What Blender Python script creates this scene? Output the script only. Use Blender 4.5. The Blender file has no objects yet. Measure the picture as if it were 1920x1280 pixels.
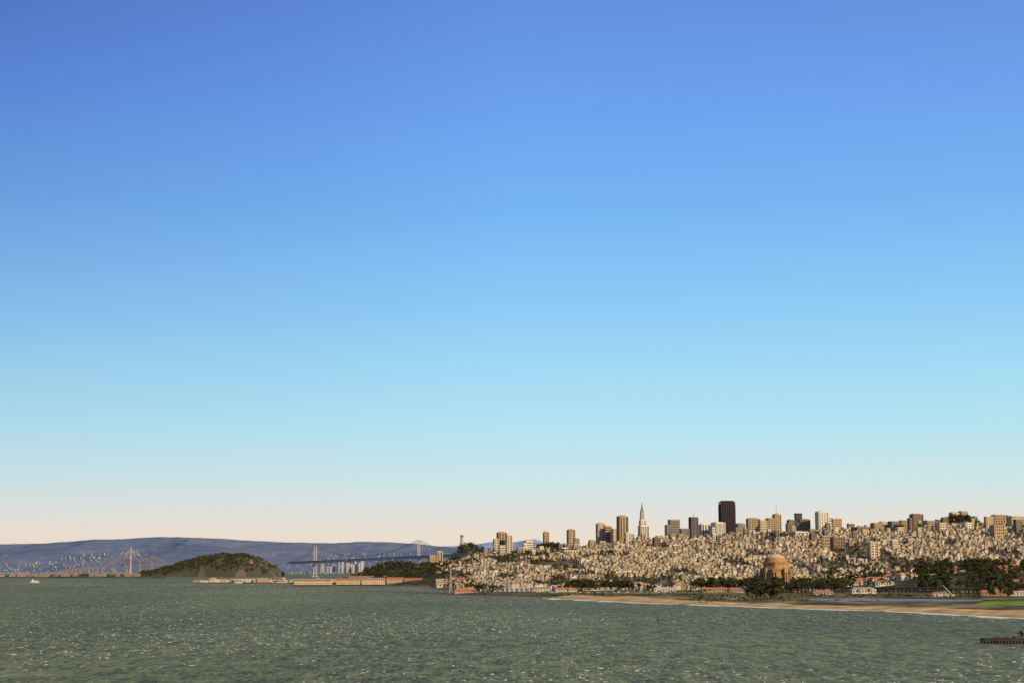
import bpy, math, random
import numpy as np
from mathutils import Vector
random.seed(7); rng=np.random.default_rng(7)
scene=bpy.context.scene
COL=bpy.context.collection
H=45.0            # eye height above the bay (m)
KX=3000.0; KY=3031.0
def bx(u,d): return (u-960.0)/KX*d          # bearing u (mils-like units) at range d -> east coordinate
def zh(v,d): return H+(1065.0-v)*d/KY        # height seen at elevation mark v at range d

# ---------------------------------------------------------------- noise
TAB=rng.random((256,256))
def vnoise(x,y):
    x=np.asarray(x,float); y=np.asarray(y,float)
    xi=np.floor(x).astype(int); yi=np.floor(y).astype(int)
    fx=x-xi; fy=y-yi; fx=fx*fx*(3-2*fx); fy=fy*fy*(3-2*fy)
    a=TAB[xi&255,yi&255]; b=TAB[(xi+1)&255,yi&255]; c=TAB[xi&255,(yi+1)&255]; d=TAB[(xi+1)&255,(yi+1)&255]
    return (a*(1-fx)+b*fx)*(1-fy)+(c*(1-fx)+d*fx)*fy
def fbm(x,y,o=4):
    s=0;a=.5
    for i in range(o):
        s=s+a*vnoise(np.asarray(x)*2**i+17.3*i,np.asarray(y)*2**i+5.1*i); a*=.5
    return s
def sm(t):
    t=np.clip(t,0,1); return t*t*(3-2*t)

# ---------------------------------------------------------------- coast and terrain
coast=[(2600,1050),(2250,1290),(1920,1466),(1700,1684),(1560,1780),(1430,1894),(1310,2010),(1200,2131),(1120,2270),(1060,2393),(1005,2540),
(960,2623),(905,2690),(860,2728),(815,2850),(780,2965),(715,3100),(640,3247),(636,3275),(700,3170),(780,3060),(850,2960),(862,3050),
(838,3250),(806,3600),(796,4080),(720,4150),(655,4260),(625,4400),(620,4700),(700,4950),(760,5300),(780,5700),(800,6300),(830,7000),(1000,8800),(2600,8800)]
PC=np.array([(bx(u,d),d) for u,d in coast])
def sdist(X,Y):
    X=np.asarray(X,float);Y=np.asarray(Y,float)
    best=np.full(X.shape,1e12); ins=np.zeros(X.shape,bool)
    n=len(PC)
    for i in range(n):
        x0,y0=PC[i]; x1,y1=PC[(i+1)%n]
        dx,dy=x1-x0,y1-y0; L=dx*dx+dy*dy
        t=np.clip(((X-x0)*dx+(Y-y0)*dy)/L,0,1)
        dd=(X-x0-t*dx)**2+(Y-y0-t*dy)**2
        best=np.minimum(best,dd)
        if y1!=y0:
            c=((y0>Y)!=(y1>Y))&(X<(x1-x0)*(Y-y0)/(y1-y0)+x0)
            ins^=c
    s=np.sqrt(best); return np.where(ins,s,-s)
RU=[600,700,780,830,860,900,940,1000,1050,1100,1150,1200,1300,1400,1500,1600,1700,1760,1800,1860,1920,2100,2600]
RV=[1080,1076,1070,1062,1055,1048,1043,1040,1036,1031,1024,1018,1013,1006,1003,1001,1004,996,991,992,988,985,980]
def hump(X,Y,u,d,sx,sy,h):
    return h*np.exp(-((X-bx(u,d))/sx)**2-((Y-d)/sy)**2)
def lag(X,Y):
    u=960+KX*X/np.maximum(Y,1)
    return ((u-1665)/170)**4+((Y-2215-0.25*(1665-u)+50*fbm(X/90,Y/90,2))/105)**2
def ground(X,Y):
    X=np.asarray(X,float);Y=np.asarray(Y,float)
    u=960+KX*X/np.maximum(Y,1)
    s=sdist(X,Y)
    v=np.interp(u,RU,RV); zr=H+(1065-v)*4900/KY
    y0=np.interp(u,[800,900,1000,1400,1600,2100],[3700,3450,3300,3350,3500,3500])
    t=np.clip((Y-y0)/(4900-y0),0,1)
    hill=zr*(0.55*sm(t)+0.45*t)
    hill=hill*(1-0.15*sm((Y-5200)/2500))+7*t*(fbm(X/260,Y/260,3)-.45)
    hill=hill+hump(X,Y,868,6300,100,130,66)+hump(X,Y,1028,5200,75,120,22)+hump(X,Y,1800,4950,75,110,28)
    hill=hill+hump(X,Y,725,4500,150,170,27)
    hill=hill+34*sm((u-1500)/330)*sm((Y-2500)/650)*(1-sm((Y-3350)/500))
    e=3.2*sm(s/70)+hill*sm(s/160)+0.5*sm(s/200)*(fbm(X/60,Y/60,2)-.4)
    e=np.where(s>0,e,-5*sm(-s/30)-0.3)
    L=lag(X,Y); e=np.where((L<1.25)&(s>0),e-2.6*sm((1.25-L)/.25),e)
    # yacht basin
    bsn=((u-955)/75)**4+((Y-3130)/175)**4
    e=np.where(bsn<1.15,e-8*sm((1.15-bsn)/.15),e)
    return e
def gz(x,y): return float(ground(np.array([x]),np.array([y]))[0])

# ---------------------------------------------------------------- mesh builder
class Geo:
    def __init__(s): s.v=[];s.f=[];s.c=[]
    def face(s,pts,c):
        n=len(s.v); s.v.extend(pts); s.f.append(tuple(range(n,n+len(pts)))); s.c.append(c)
    def box(s,cx,cy,z0,z1,w,d,a=0,c=(.5,.5,.5),top=None,tw=1.0,bottom=False):
        ca,sa=math.cos(a),math.sin(a); P=[]
        for z,k in((z0,1),(z1,tw)):
            for ax,ay in((-1,-1),(1,-1),(1,1),(-1,1)):
                x=ax*w/2*k; y=ay*d/2*k
                P.append((cx+x*ca-y*sa,cy+x*sa+y*ca,z))
        n=len(s.v); s.v.extend(P)
        F=[(0,1,5,4),(1,2,6,5),(2,3,7,6),(3,0,4,7),(4,5,6,7)]
        if bottom:F.append((3,2,1,0))
        for i,f in enumerate(F):
            s.f.append(tuple(n+k for k in f)); s.c.append(top if (i==4 and top) else c)
    def beam(s,p,q,r,c,r2=None,n=4):
        p=Vector(p);q=Vector(q); r2=r if r2 is None else r2
        ax=(q-p)
        if ax.length<1e-6:return
        ax.normalize(); up=Vector((0,0,1)) if abs(ax.z)<.95 else Vector((0,1,0))
        a=ax.cross(up).normalized(); b=ax.cross(a)
        k=len(s.v)
        for P,R in((p,r),(q,r2)):
            for i in range(n):
                t=2*math.pi*(i+.5)/n
                s.v.append(tuple(P+a*R*math.cos(t)+b*R*math.sin(t)))
        for i in range(n):
            j=(i+1)%n
            s.f.append((k+i,k+j,k+n+j,k+n+i)); s.c.append(c)
        s.f.append(tuple(k+n+i for i in range(n))); s.c.append(c)
        s.f.append(tuple(k+i for i in reversed(range(n)))); s.c.append(c)
    def gable(s,cx,cy,z,h,w,d,a,c,wallc,over=.4,hip=0.0):
        ca,sa=math.cos(a),math.sin(a)
        def T(x,y,zz): return (cx+x*ca-y*sa,cy+x*sa+y*ca,zz)
        W=w/2+over; D=d/2+over
        A=T(-W,-D,z);B=T(W,-D,z);C=T(W,D,z);E=T(-W,D,z)
        if w>=d: R1=T(-W+hip,0,z+h);R2=T(W-hip,0,z+h); s.face([A,B,R2,R1],c); s.face([C,E,R1,R2],c); s.face([E,A,R1],c if hip else wallc); s.face([B,C,R2],c if hip else wallc)
        else: R1=T(0,-D+hip,z+h);R2=T(0,D-hip,z+h); s.face([B,C,R2,R1],c); s.face([E,A,R1,R2],c); s.face([A,B,R1],c if hip else wallc); s.face([C,E,R2],c if hip else wallc)
        s.face([E,C,B,A],c)
    def lathe(s,prof,n,c,cx=0,cy=0,rot=0,cap=True):
        k=len(s.v)
        for r,z in prof:
            for i in range(n):
                t=2*math.pi*i/n+rot; s.v.append((cx+r*math.cos(t),cy+r*math.sin(t),z))
        for j in range(len(prof)-1):
            cc=c[j] if isinstance(c,list) else c
            for i in range(n):
                i2=(i+1)%n
                s.f.append((k+j*n+i,k+j*n+i2,k+(j+1)*n+i2,k+(j+1)*n+i)); s.c.append(cc)
        if cap:
            s.f.append(tuple(k+(len(prof)-1)*n+i for i in range(n))); s.c.append(c[-1] if isinstance(c,list) else c)
    def mesh(s,name,mat,smooth=False):
        me=bpy.data.meshes.new(name); me.from_pydata(s.v,[],s.f)
        at=me.attributes.new("Col",'FLOAT_COLOR','CORNER')
        arr=np.ones((len(me.loops),4),np.float32)
        tot=np.empty(len(me.polygons),np.int32); me.polygons.foreach_get('loop_total',tot)
        cc=np.array([tuple(c[:3]) for c in s.c],np.float32).reshape(-1,3)
        arr[:,:3]=np.repeat(cc,tot,axis=0)
        at.data.foreach_set('color',arr.ravel())
        me.materials.append(mat)
        if smooth: me.polygons.foreach_set('use_smooth',[True]*len(me.polygons))
        me.update(); return me
def link(name,data,parent=None,**kw):
    o=bpy.data.objects.new(name,data); COL.objects.link(o)
    if parent is not None:o.parent=parent
    for k,v in kw.items(): o[k]=v
    return o
def thing(name,label,cat,parts,loc=(0,0,0),rot=0,group=None,kind=None):
    e=link(name,None,label=label,category=cat); e.location=loc; e.rotation_euler=(0,0,rot); e.empty_display_size=5
    if group:e["group"]=group
    if kind:e["kind"]=kind
    for n,me in parts: link(n,me,parent=e)
    return e
def grid_mesh(name,X,Y,Z,cols,mat,attr=None,smooth=True):
    r,c=X.shape
    V=np.stack([X,Y,Z],-1).reshape(-1,3)
    i=np.arange(r*c).reshape(r,c)
    F=np.stack([i[:-1,:-1],i[:-1,1:],i[1:,1:],i[1:,:-1]],-1).reshape(-1,4)
    me=bpy.data.meshes.new(name)
    me.vertices.add(len(V)); me.vertices.foreach_set('co',V.astype(np.float32).ravel())
    me.loops.add(F.size); me.loops.foreach_set('vertex_index',F.astype(np.int32).ravel())
    me.polygons.add(len(F)); me.polygons.foreach_set('loop_start',np.arange(0,F.size,4,dtype=np.int32))
    me.polygons.foreach_set('loop_total',np.full(len(F),4,np.int32))
    me.update(calc_edges=True)
    if smooth: me.polygons.foreach_set('use_smooth',np.ones(len(F),bool))
    if cols is not None:
        a=me.attributes.new("Col",'FLOAT_COLOR','POINT')
        C=np.ones((len(V),4),np.float32); C[:,:3]=cols.reshape(-1,3); a.data.foreach_set('color',C.ravel())
    if attr is not None:
        for k,v in attr.items():
            a=me.attributes.new(k,'FLOAT','POINT'); a.data.foreach_set('value',v.astype(np.float32).ravel())
    me.materials.append(mat); me.validate(); return me
def tri_mesh(name,V,C,mat):
    n=len(V)//3
    me=bpy.data.meshes.new(name)
    me.vertices.add(len(V)); me.vertices.foreach_set('co',V.astype(np.float32).ravel())
    me.loops.add(len(V)); me.loops.foreach_set('vertex_index',np.arange(len(V),dtype=np.int32))
    me.polygons.add(n); me.polygons.foreach_set('loop_start',np.arange(0,len(V),3,dtype=np.int32))
    me.polygons.foreach_set('loop_total',np.full(n,3,np.int32)); me.update(calc_edges=True)
    a=me.attributes.new("Col",'FLOAT_COLOR','POINT')
    CC=np.ones((len(V),4),np.float32); CC[:,:3]=C; a.data.foreach_set('color',CC.ravel())
    me.materials.append(mat); return me

# ---------------------------------------------------------------- materials
def newmat(name):
    m=bpy.data.materials.new(name); m.use_nodes=True; nt=m.node_tree; b=nt.nodes['Principled BSDF']; return m,nt,b
def attr_mat(name,rough=.85,nscale=.15,namt=.25,spec=.2,detail=4):
    m,nt,b=newmat(name); N=nt.nodes; L=nt.links
    a=N.new('ShaderNodeAttribute'); a.attribute_name='Col'
    g=N.new('ShaderNodeNewGeometry')
    n=N.new('ShaderNodeTexNoise'); n.inputs['Scale'].default_value=nscale; n.inputs['Detail'].default_value=detail
    L.new(g.outputs['Position'],n.inputs['Vector'])
    mr=N.new('ShaderNodeMapRange'); mr.inputs['From Min'].default_value=.3; mr.inputs['From Max'].default_value=.7
    mr.inputs['To Min'].default_value=1-namt; mr.inputs['To Max'].default_value=1+namt
    L.new(n.outputs['Fac'],mr.inputs['Value'])
    vm=N.new('ShaderNodeVectorMath'); vm.operation='SCALE'
    L.new(a.outputs['Color'],vm.inputs[0]); L.new(mr.outputs['Result'],vm.inputs['Scale'])
    L.new(vm.outputs['Vector'],b.inputs['Base Color'])
    b.inputs['Roughness'].default_value=rough; b.inputs['Specular IOR Level'].default_value=spec
    return m
M_paint=attr_mat('painted_wall',.8,.12,.14,.08)
M_ground=attr_mat('ground_cover',.95,.035,.45,.03,8)
M_leaf=attr_mat('foliage',.8,.3,.3,.05)
M_hill=attr_mat('hazy_hillside',1,.004,.15,0,10)
M_glass=attr_mat('window_glass',.3,.05,.15,.3)
M_lag,nt,b=newmat('lagoon_water'); b.inputs['Base Color'].default_value=(.15,.155,.14,1); b.inputs['Roughness'].default_value=.5; b.inputs['Specular IOR Level'].default_value=.2
# bay water
M_water,nt,b=newmat('bay_water'); N=nt.nodes;L=nt.links
g=N.new('ShaderNodeNewGeometry')
def noise(sx,sy,detail,rough=.55,rot=0):
    mp=N.new('ShaderNodeMapping'); mp.inputs['Scale'].default_value=(sx,sy,1); mp.inputs['Rotation'].default_value=(0,0,rot)
    L.new(g.outputs['Position'],mp.inputs['Vector'])
    n=N.new('ShaderNodeTexNoise'); n.inputs['Scale'].default_value=1; n.inputs['Detail'].default_value=detail; n.inputs['Roughness'].default_value=rough
    L.new(mp.outputs['Vector'],n.inputs['Vector']); return n.outputs['Fac']
def mapr(x,a,b_,c,d):
    m=N.new('ShaderNodeMapRange'); m.inputs['From Min'].default_value=a;m.inputs['From Max'].default_value=b_;m.inputs['To Min'].default_value=c;m.inputs['To Max'].default_value=d
    L.new(x,m.inputs['Value']); return m.outputs['Result']
def math2(op,x,y):
    m=N.new('ShaderNodeMath'); m.operation=op
    for i,q in enumerate((x,y)):
        if isinstance(q,(int,float)): m.inputs[i].default_value=q
        else: L.new(q,m.inputs[i])
    return m.outputs[0]
big=noise(.0035,.0011,4); mid=noise(.10,.025,5,.75); fine=noise(.45,.08,4,.75,.05)
mixv=math2('ADD',math2('MULTIPLY',big,.15),math2('ADD',math2('MULTIPLY',mid,.38),math2('MULTIPLY',fine,.47)))
cr=N.new('ShaderNodeValToRGB'); L.new(mixv,cr.inputs['Fac'])
cr.color_ramp.elements[0].position=.44; cr.color_ramp.elements[0].color=(.046,.053,.016,1)
cr.color_ramp.elements[1].position=.57; cr.color_ramp.elements[1].color=(.205,.215,.076,1)
sh=N.new('ShaderNodeAttribute'); sh.attribute_name='shore'
# surf foam: breaks up with distance from the waterline
sf=noise(.03,.012,5,.65)
edge=mapr(sh.outputs['Fac'],0,62,.38,.76)
foam=math2('GREATER_THAN',sf,edge)
cap=math2('GREATER_THAN',math2('ADD',math2('MULTIPLY',noise(.6,.14,3,.65,.1),.78),math2('MULTIPLY',noise(.02,.006,2),.22)),.650)
foamall=math2('MAXIMUM',foam,cap)
mx=N.new('ShaderNodeMix'); mx.data_type='RGBA'
L.new(foamall,mx.inputs['Factor']); L.new(cr.outputs['Color'],mx.inputs['A']); mx.inputs['B'].default_value=(.64,.58,.40,1)
L.new(mx.outputs['Result'],b.inputs['Base Color'])
b.inputs['Roughness'].default_value=.6; b.inputs['Specular IOR Level'].default_value=.07
bp=N.new('ShaderNodeBump'); bp.inputs['Strength'].default_value=.8; bp.inputs['Distance'].default_value=1.4
L.new(math2('ADD',mid,math2('MULTIPLY',noise(.25,.12,4,.6,.3),.6)),bp.inputs['Height']); L.new(bp.outputs['Normal'],b.inputs['Normal'])

# ---------------------------------------------------------------- water sheet
ys=np.geomspace(120,60000,700); bs=np.linspace(-.9,.9,420)
Yg,Bg=np.meshgrid(ys,bs,indexing='ij'); Xg=Yg*Bg
shore=-sdist(Xg,Yg)
shore=np.where((Yg<3000)&(Xg>bx(1010,2500)),shore,9999)
link('water',grid_mesh('water',Xg,Yg,Xg*0,None,M_water,{'shore':np.clip(shore,-50,9999)}),kind='structure',label='choppy grey-green bay water with whitecaps',category='water')

# ---------------------------------------------------------------- ground sheet
ys=np.geomspace(1000,9000,520); bs=np.linspace(-.2,.62,620)
Yg,Bg=np.meshgrid(ys,bs,indexing='ij'); Xg=Yg*Bg
E=ground(Xg,Yg); S=sdist(Xg,Yg); U=960+KX*Bg
n1=fbm(Xg/120,Yg/120,4); n2=fbm(Xg/35+50,Yg/60,3)
def mixc(A,B,m): return A*(1-m[...,None])+np.array(B)*m[...,None]
C=np.zeros(Xg.shape+(3,))+np.array((.090,.078,.030))
C=mixc(C,(.20,.145,.06),sm((n2-.40)/.10)*.85)
C=mixc(C,(.05,.052,.020),sm((n1-.50)/.05)*.8)
C=mixc(C,(.11,.16,.03),sm((n1-.40)/.03)*sm((.5-n1)/.03)*(U<1450)*(Yg>2620)*(Yg<3150)*.8)
strip=np.abs(((Yg+0.12*Xg)-2860)/60)
C=mixc(C,(.13,.19,.030),sm(1.4-strip)*(U>1000)*(U<1430))
C=mixc(C,(.09,.105,.030),sm((n1-.44)/.04)*(U>1300)*(Yg>2330)*(Yg<2620)*.7)
C=mixc(C,(.14,.24,.02),sm((U-1822-(Yg-1900)*.1)/12)*sm((Yg-1830)/15)*sm((2070-Yg)/20))
urb=sm((Yg-3250)/100)*(U>800)
C=mixc(C,(.17,.135,.09),urb)
C=mixc(C,(.055,.055,.022),sm((U-1560)/150)*sm((Yg-2600)/150)*sm((3900-Yg)/200)*.8)
C=mixc(C,(.045,.045,.018),sm((4800-Yg)/100)*(U<835)*(Yg>4080)*.9)
sand=(U>1035)*(Yg<3200)
wid=np.interp(U,[1035,1060,1200,1300,1430,1700,1920],[30,65,105,75,65,62,85])*(.6+.8*n2)
C=mixc(C,(.46,.29,.115),sm((wid-S)/15)*sand)
C=mixc(C,(.27,.18,.09),sm((18-S)/12)*sand)
C=mixc(C,(.27,.19,.09),sm((n2-.47)/.03)*sand*sm((S-wid)/10)*sm((wid+200-S)/40)*.7)
C=mixc(C,(.09,.065,.045),sm((45-S)/20)*(1-sand))
C=mixc(C,(.10,.09,.07),(E<-.1)*1.0)
link('ground',grid_mesh('ground',Xg,Yg,E,C,M_ground),kind='structure',label='coastal ground with sandy beach, dry grass and city slopes',category='ground')
# lagoon sheet
g_=Geo(); pts=[]
for k in range(72):
    t=2*math.pi*k/72; u=1665+188*math.copysign(abs(math.cos(t))**.5,math.cos(t)); y=2225+0.25*(1665-u)*1+130*math.sin(t)
    pts.append((bx(u,y),y-25,1.9))
g_.face(pts,(.1,.1,.1))
link('lagoon_water',g_.mesh('lagoon_water',M_lag),kind='structure',label='calm tidal lagoon behind the sandy beach',category='lagoon')

# ---------------------------------------------------------------- distant hills
def hillmesh(name,U0,U1,prof,d0,d1,colA,colB,label,rows=70,cols=520,rel=.35):
    ys=np.linspace(d0,d1*1.12,rows); us=np.linspace(U0,U1,cols)
    Yg,Ug=np.meshgrid(ys,us,indexing='ij'); Xg=bx(Ug,Yg)
    zr=zh(np.interp(Ug,[p[0] for p in prof],[p[1] for p in prof])+2.0*(fbm(Ug/28,Ug*0+3,4)-.47),d1)
    t=(Yg-d0)/(d1-d0)
    rid=1-np.abs(fbm(Xg/1500,Yg/2600,5)*2-.95)
    Z=zr*sm(t**.8)*(1-rel*(1-sm((t-.75)/.25))*(1-rid)*2.0)
    Z=np.where(t>1,zr*(1-.5*(t-1)/.12),Z)-3*(t<=0)
    nn=fbm(Xg/500,Yg/900,5)
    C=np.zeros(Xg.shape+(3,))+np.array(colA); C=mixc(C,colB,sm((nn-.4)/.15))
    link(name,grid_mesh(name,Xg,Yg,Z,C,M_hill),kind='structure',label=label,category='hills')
prof=[(-500,1026),(-200,1024),(0,1020),(60,1019),(130,1015),(180,1011),(230,1010),(300,1006),(350,1007),(400,1009),(450,1012),(500,1015),(560,1017),(620,1018),(690,1015),(730,1016),(780,1019),(820,1023),(870,1028),(950,1040),(1200,1050)]
hillmesh('hills',-700,1250,prof,14500,20000,(.105,.138,.19),(.14,.16,.20),'long hazy blue-grey wooded hills across the bay')  # distance haze is painted into both slope colours as a bluish tint
prof2=[(600,1040),(760,1030),(820,1024),(880,1022),(915,1016),(940,1013),(960,1016),(985,1012),(1003,1010),(1020,1016),(1060,1030),(1300,1045)]
hillmesh('mountain',560,1400,prof2,26000,33000,(.23,.30,.40),(.27,.33,.42),'far mountain ridge tinted pale haze blue beyond the city',rows=30,cols=200)  # paler blue base colours stand in for the haze over the farther ridge
# far shore town
gb=Geo()
for i in range(1500):
    d=random.uniform(14300,17800); u=random.uniform(-250,860)
    if random.random()<.25: d=random.uniform(14000,14600)
    t=(d-14500)/5500; v=np.interp(u,[p[0] for p in prof],[p[1] for p in prof]); zr=zh(v,20000)
    z=max(0,zr*float(sm(max(t,0)**.8))*.8)
    s=random.uniform(9,20); k=random.uniform(.20,.30)
    gb.box(bx(u,d),d,z-25,z+random.uniform(5,11),s,s,random.random(),(k,k*.95,k*.93))
for i in range(26):
    u=random.choice([random.gauss(640,22),random.gauss(665,12)]); d=random.uniform(14300,14900)
    k=random.uniform(.30,.42); gb.box(bx(u,d),d,-1,zh(random.uniform(1050,1063),d),random.uniform(12,24),22,.3,(k,k*.92,k*.85))
link('distant_town',gb.mesh('distant_town',M_paint),kind='stuff',label='pale buildings scattered along the far shore hills',category='town')

# ---------------------------------------------------------------- islands
def island(name,u0,u1,prof,d,depth,label,cA,cB,cols=220,rows=60):
    us=np.linspace(u0,u1,cols); vs=np.linspace(-1,1,rows)
    V,Ug=np.meshgrid(vs,us,indexing='ij'); Yg=d+V*depth; Xg=bx(Ug,d)+0*V
    zr=np.interp(Ug,[p[0] for p in prof],[p[1] for p in prof]); zr=H+(1065-zr)*d/KY
    Z=(zr+4)*np.sqrt(np.clip(1-V**2,0,1))*(1-.34*(fbm(Xg/60,Yg/60,4)-.2)*np.minimum(1,zr/40))-4
    nn=fbm(Xg/70,Yg/70,4); C=np.zeros(Xg.shape+(3,))+np.array(cA); C=mixc(C,cB,sm((nn-.50)/.08))
    link(name,grid_mesh(name,Xg,Yg,Z,C,M_hill),kind='structure',label=label,category='island')
    def h(x,y):
        u=960+KX*x/d; vv=(y-d)/depth
        z=H+(1065-np.interp(u,[p[0] for p in prof],[p[1] for p in prof]))*d/KY
        return float((z+4)*math.sqrt(max(0,1-vv*vv))*.92-4)
    return h
yb=[(258,1081),(272,1075),(285,1071),(300,1069),(318,1061),(332,1060),(345,1052),(365,1048),(380,1041),(400,1040),(415,1035),(435,1037),(455,1036),(475,1042),(492,1047),(503,1056),(516,1061),(524,1070),(530,1081)]
yh=island('island_hill',258,530,yb,9000,330,'wooded round island hill with bare slopes',(.070,.065,.042),(.135,.10,.065))
ti=[(-260,1082),(-250,1078.5),(100,1078.5),(250,1078.5),(285,1078.5),(300,1082)]
th=island('island_shore',-260,300,ti,7700,260,'low flat island with trees and sheds',(.07,.065,.045),(.12,.095,.07))

# ---------------------------------------------------------------- leaf crowns
def crown(n_cl,n_leaf,shape,seed,leaf):
    r=np.random.default_rng(seed); V=[];C=[]
    cen=[]
    for i in range(n_cl):
        t=r.uniform(0,2*math.pi)
        if shape=='round': z=r.uniform(.35,.95); R=.36*math.sqrt(max(.05,1-((z-.62)/.4)**2))*r.uniform(.3,1)
        elif shape=='cone': z=r.uniform(.2,.97); R=.27*(1.03-z)*r.uniform(.3,1.1)
        elif shape=='flat': z=r.uniform(.62,.95); R=.5*r.uniform(.1,1)*(1.15-abs(z-.75))
        else: z=r.uniform(.4,1.0); R=.26*r.uniform(.1,1)*(1.2-.5*z)
        cen.append((R*math.cos(t),R*math.sin(t),z,r.uniform(.07,.15)))
    for (x,y,z,R) in cen:
        sh=r.uniform(.6,1.5)
        base=np.array((.058,.057,.019))*sh
        if r.random()<.25: base=np.array((.115,.095,.028))*sh
        d=r.normal(size=(n_leaf,3)); d/=np.linalg.norm(d,axis=1)[:,None]; d*=(r.random(n_leaf)**.5)[:,None]*R*np.array((1.25,1.25,.8))
        p=d+np.array((x,y,z))
        for q in p:
            a=r.normal(size=3);a/=np.linalg.norm(a); b=np.cross(a,r.normal(size=3)); b/=np.linalg.norm(b)
            s=leaf*r.uniform(.6,1.3)
            V+= [q+a*s,q-a*s*.5+b*s*.8,q-a*s*.5-b*s*.8]; k=r.uniform(.8,1.2); C+=[base*k]*3
    return np.array(V),np.array(C)
def trunkgeo(shape,seed):
    r=random.Random(seed); g=Geo(); c=(.10,.075,.05); top=.8 if shape=='cone' else .6
    g.beam((0,0,-.12),(0.01,0,.3),.026,c,.02,6); g.beam((0.01,0,.3),(0,.01,top),.02,c,.008,6)
    for i in range(6):
        t=r.uniform(0,6.28); z=r.uniform(.25,.55); R=r.uniform(.15,.3)
        g.beam((0.005,0,z),(R*math.cos(t),R*math.sin(t),z+r.uniform(.12,.28)),.012,c,.004,5)
    return g
shapes=['round','cone','flat','tall','round','tall','flat','cone']
PT=[];LOW=[]
for i,s in enumerate(shapes):
    V,Cc=crown(18,50,s,100+i,.042); PT.append((tri_mesh('crown',V,Cc,M_leaf),trunkgeo(s,i).mesh('trunk',M_paint),s))
for i,s in enumerate(shapes): LOW.append(crown(9,9,s,300+i,.085))
trees=[]   # x,y,z,h,type
stuff=[]
def tree(x,y,h,k=None,z=None):
    trees.append((x,y,gz(x,y) if z is None else z,h,random.randrange(8) if k is None else k))
def grove(u0,u1,d0,d1,n,h0,h1,kinds=None):
    for _ in range(n):
        d=random.uniform(d0,d1); x=bx(random.uniform(u0,u1),d); z=gz(x,d)
        if z<.8: continue
        if float(lag(np.array(x),np.array(d)))<1.3: continue
        trees.append((x,d,z,random.uniform(h0,h1),random.choice(kinds) if kinds else random.randrange(8)))
# beach clump
for u,d,h,k in((1411,2140,24,5),(1420,2150,20,2),(1432,2160,22,0),(1443,2155,21,4),(1452,2150,29,3),(1459,2160,24,5),(1404,2160,13,0),(1466,2170,12,4),(1425,2170,14,4),(1449,2175,15,0),(1415,2175,12,0)): tree(bx(u,d),d,h,k)
grove(1062,1185,2900,3050,50,14,23,[0,4,5,6]); grove(1185,1260,2950,3050,20,8,14)
grove(890,945,2720,2800,14,11,18,[0,4,6,2]); grove(1300,1425,2900,3120,60,14,25)
grove(1475,1600,2900,3150,50,13,24); grove(1405,1520,2800,2900,30,15,25,[0,4,3,6])
grove(1560,1720,2850,3000,30,9,15); grove(1560,1720,3230,3400,40,12,20); grove(1715,1980,2650,3450,140,16,30,[0,3,5,4,7])
grove(1835,1990,2350,2650,26,13,24); grove(1500,1840,2520,2620,16,6,11); grove(1490,1590,2640,2760,14,12,21,[0,4,3,6]); grove(1720,1900,2640,2760,22,12,21,[0,4,3,6])
def sgrove(u0,u1,d0,d1,n,h0,h1,kinds=None):
    global trees
    keep=trees; trees=[]; grove(u0,u1,d0,d1,n,h0,h1,kinds); stuff.extend(trees); trees=keep
sgrove(634,700,4330,4600,120,9,17,[0,4,6]); sgrove(690,835,4240,4700,360,9,19,[0,4,6,3]); sgrove(622,650,4400,4500,20,8,13); sgrove(800,860,3450,4300,60,7,13)
sgrove(846,905,6180,6400,150,14,24,[0,4,6]); sgrove(1006,1050,5100,5280,90,12,22,[0,4,6]); sgrove(1772,1834,4860,5000,110,12,22,[0,4,6])
sgrove(905,1006,5000,5300,40,9,17); sgrove(1052,1120,5000,5300,40,9,17); sgrove(1834,1990,4850,5050,60,9,18)
sgrove(1290,1840,2060,2560,650,1.5,4.0,[0,4,0,4]); sgrove(1000,1300,2500,2720,160,1.5,3.5,[0,4]); sgrove(1480,1990,3050,3600,150,12,20)
grove(1400,1560,3150,3600,110,9,18); grove(1550,2000,3450,3950,330,12,22); grove(1180,1420,3150,3300,70,8,15)
grove(840,900,3600,4700,60,9,17); grove(1000,1070,2950,3200,20,7,13); grove(790,850,4600,5600,60,10,18)
grove(1600,1700,2560,2700,8,6,9); grove(1270,1420,2700,2800,14,5,9); grove(1060,1250,2700,2760,10,5,8)

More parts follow.
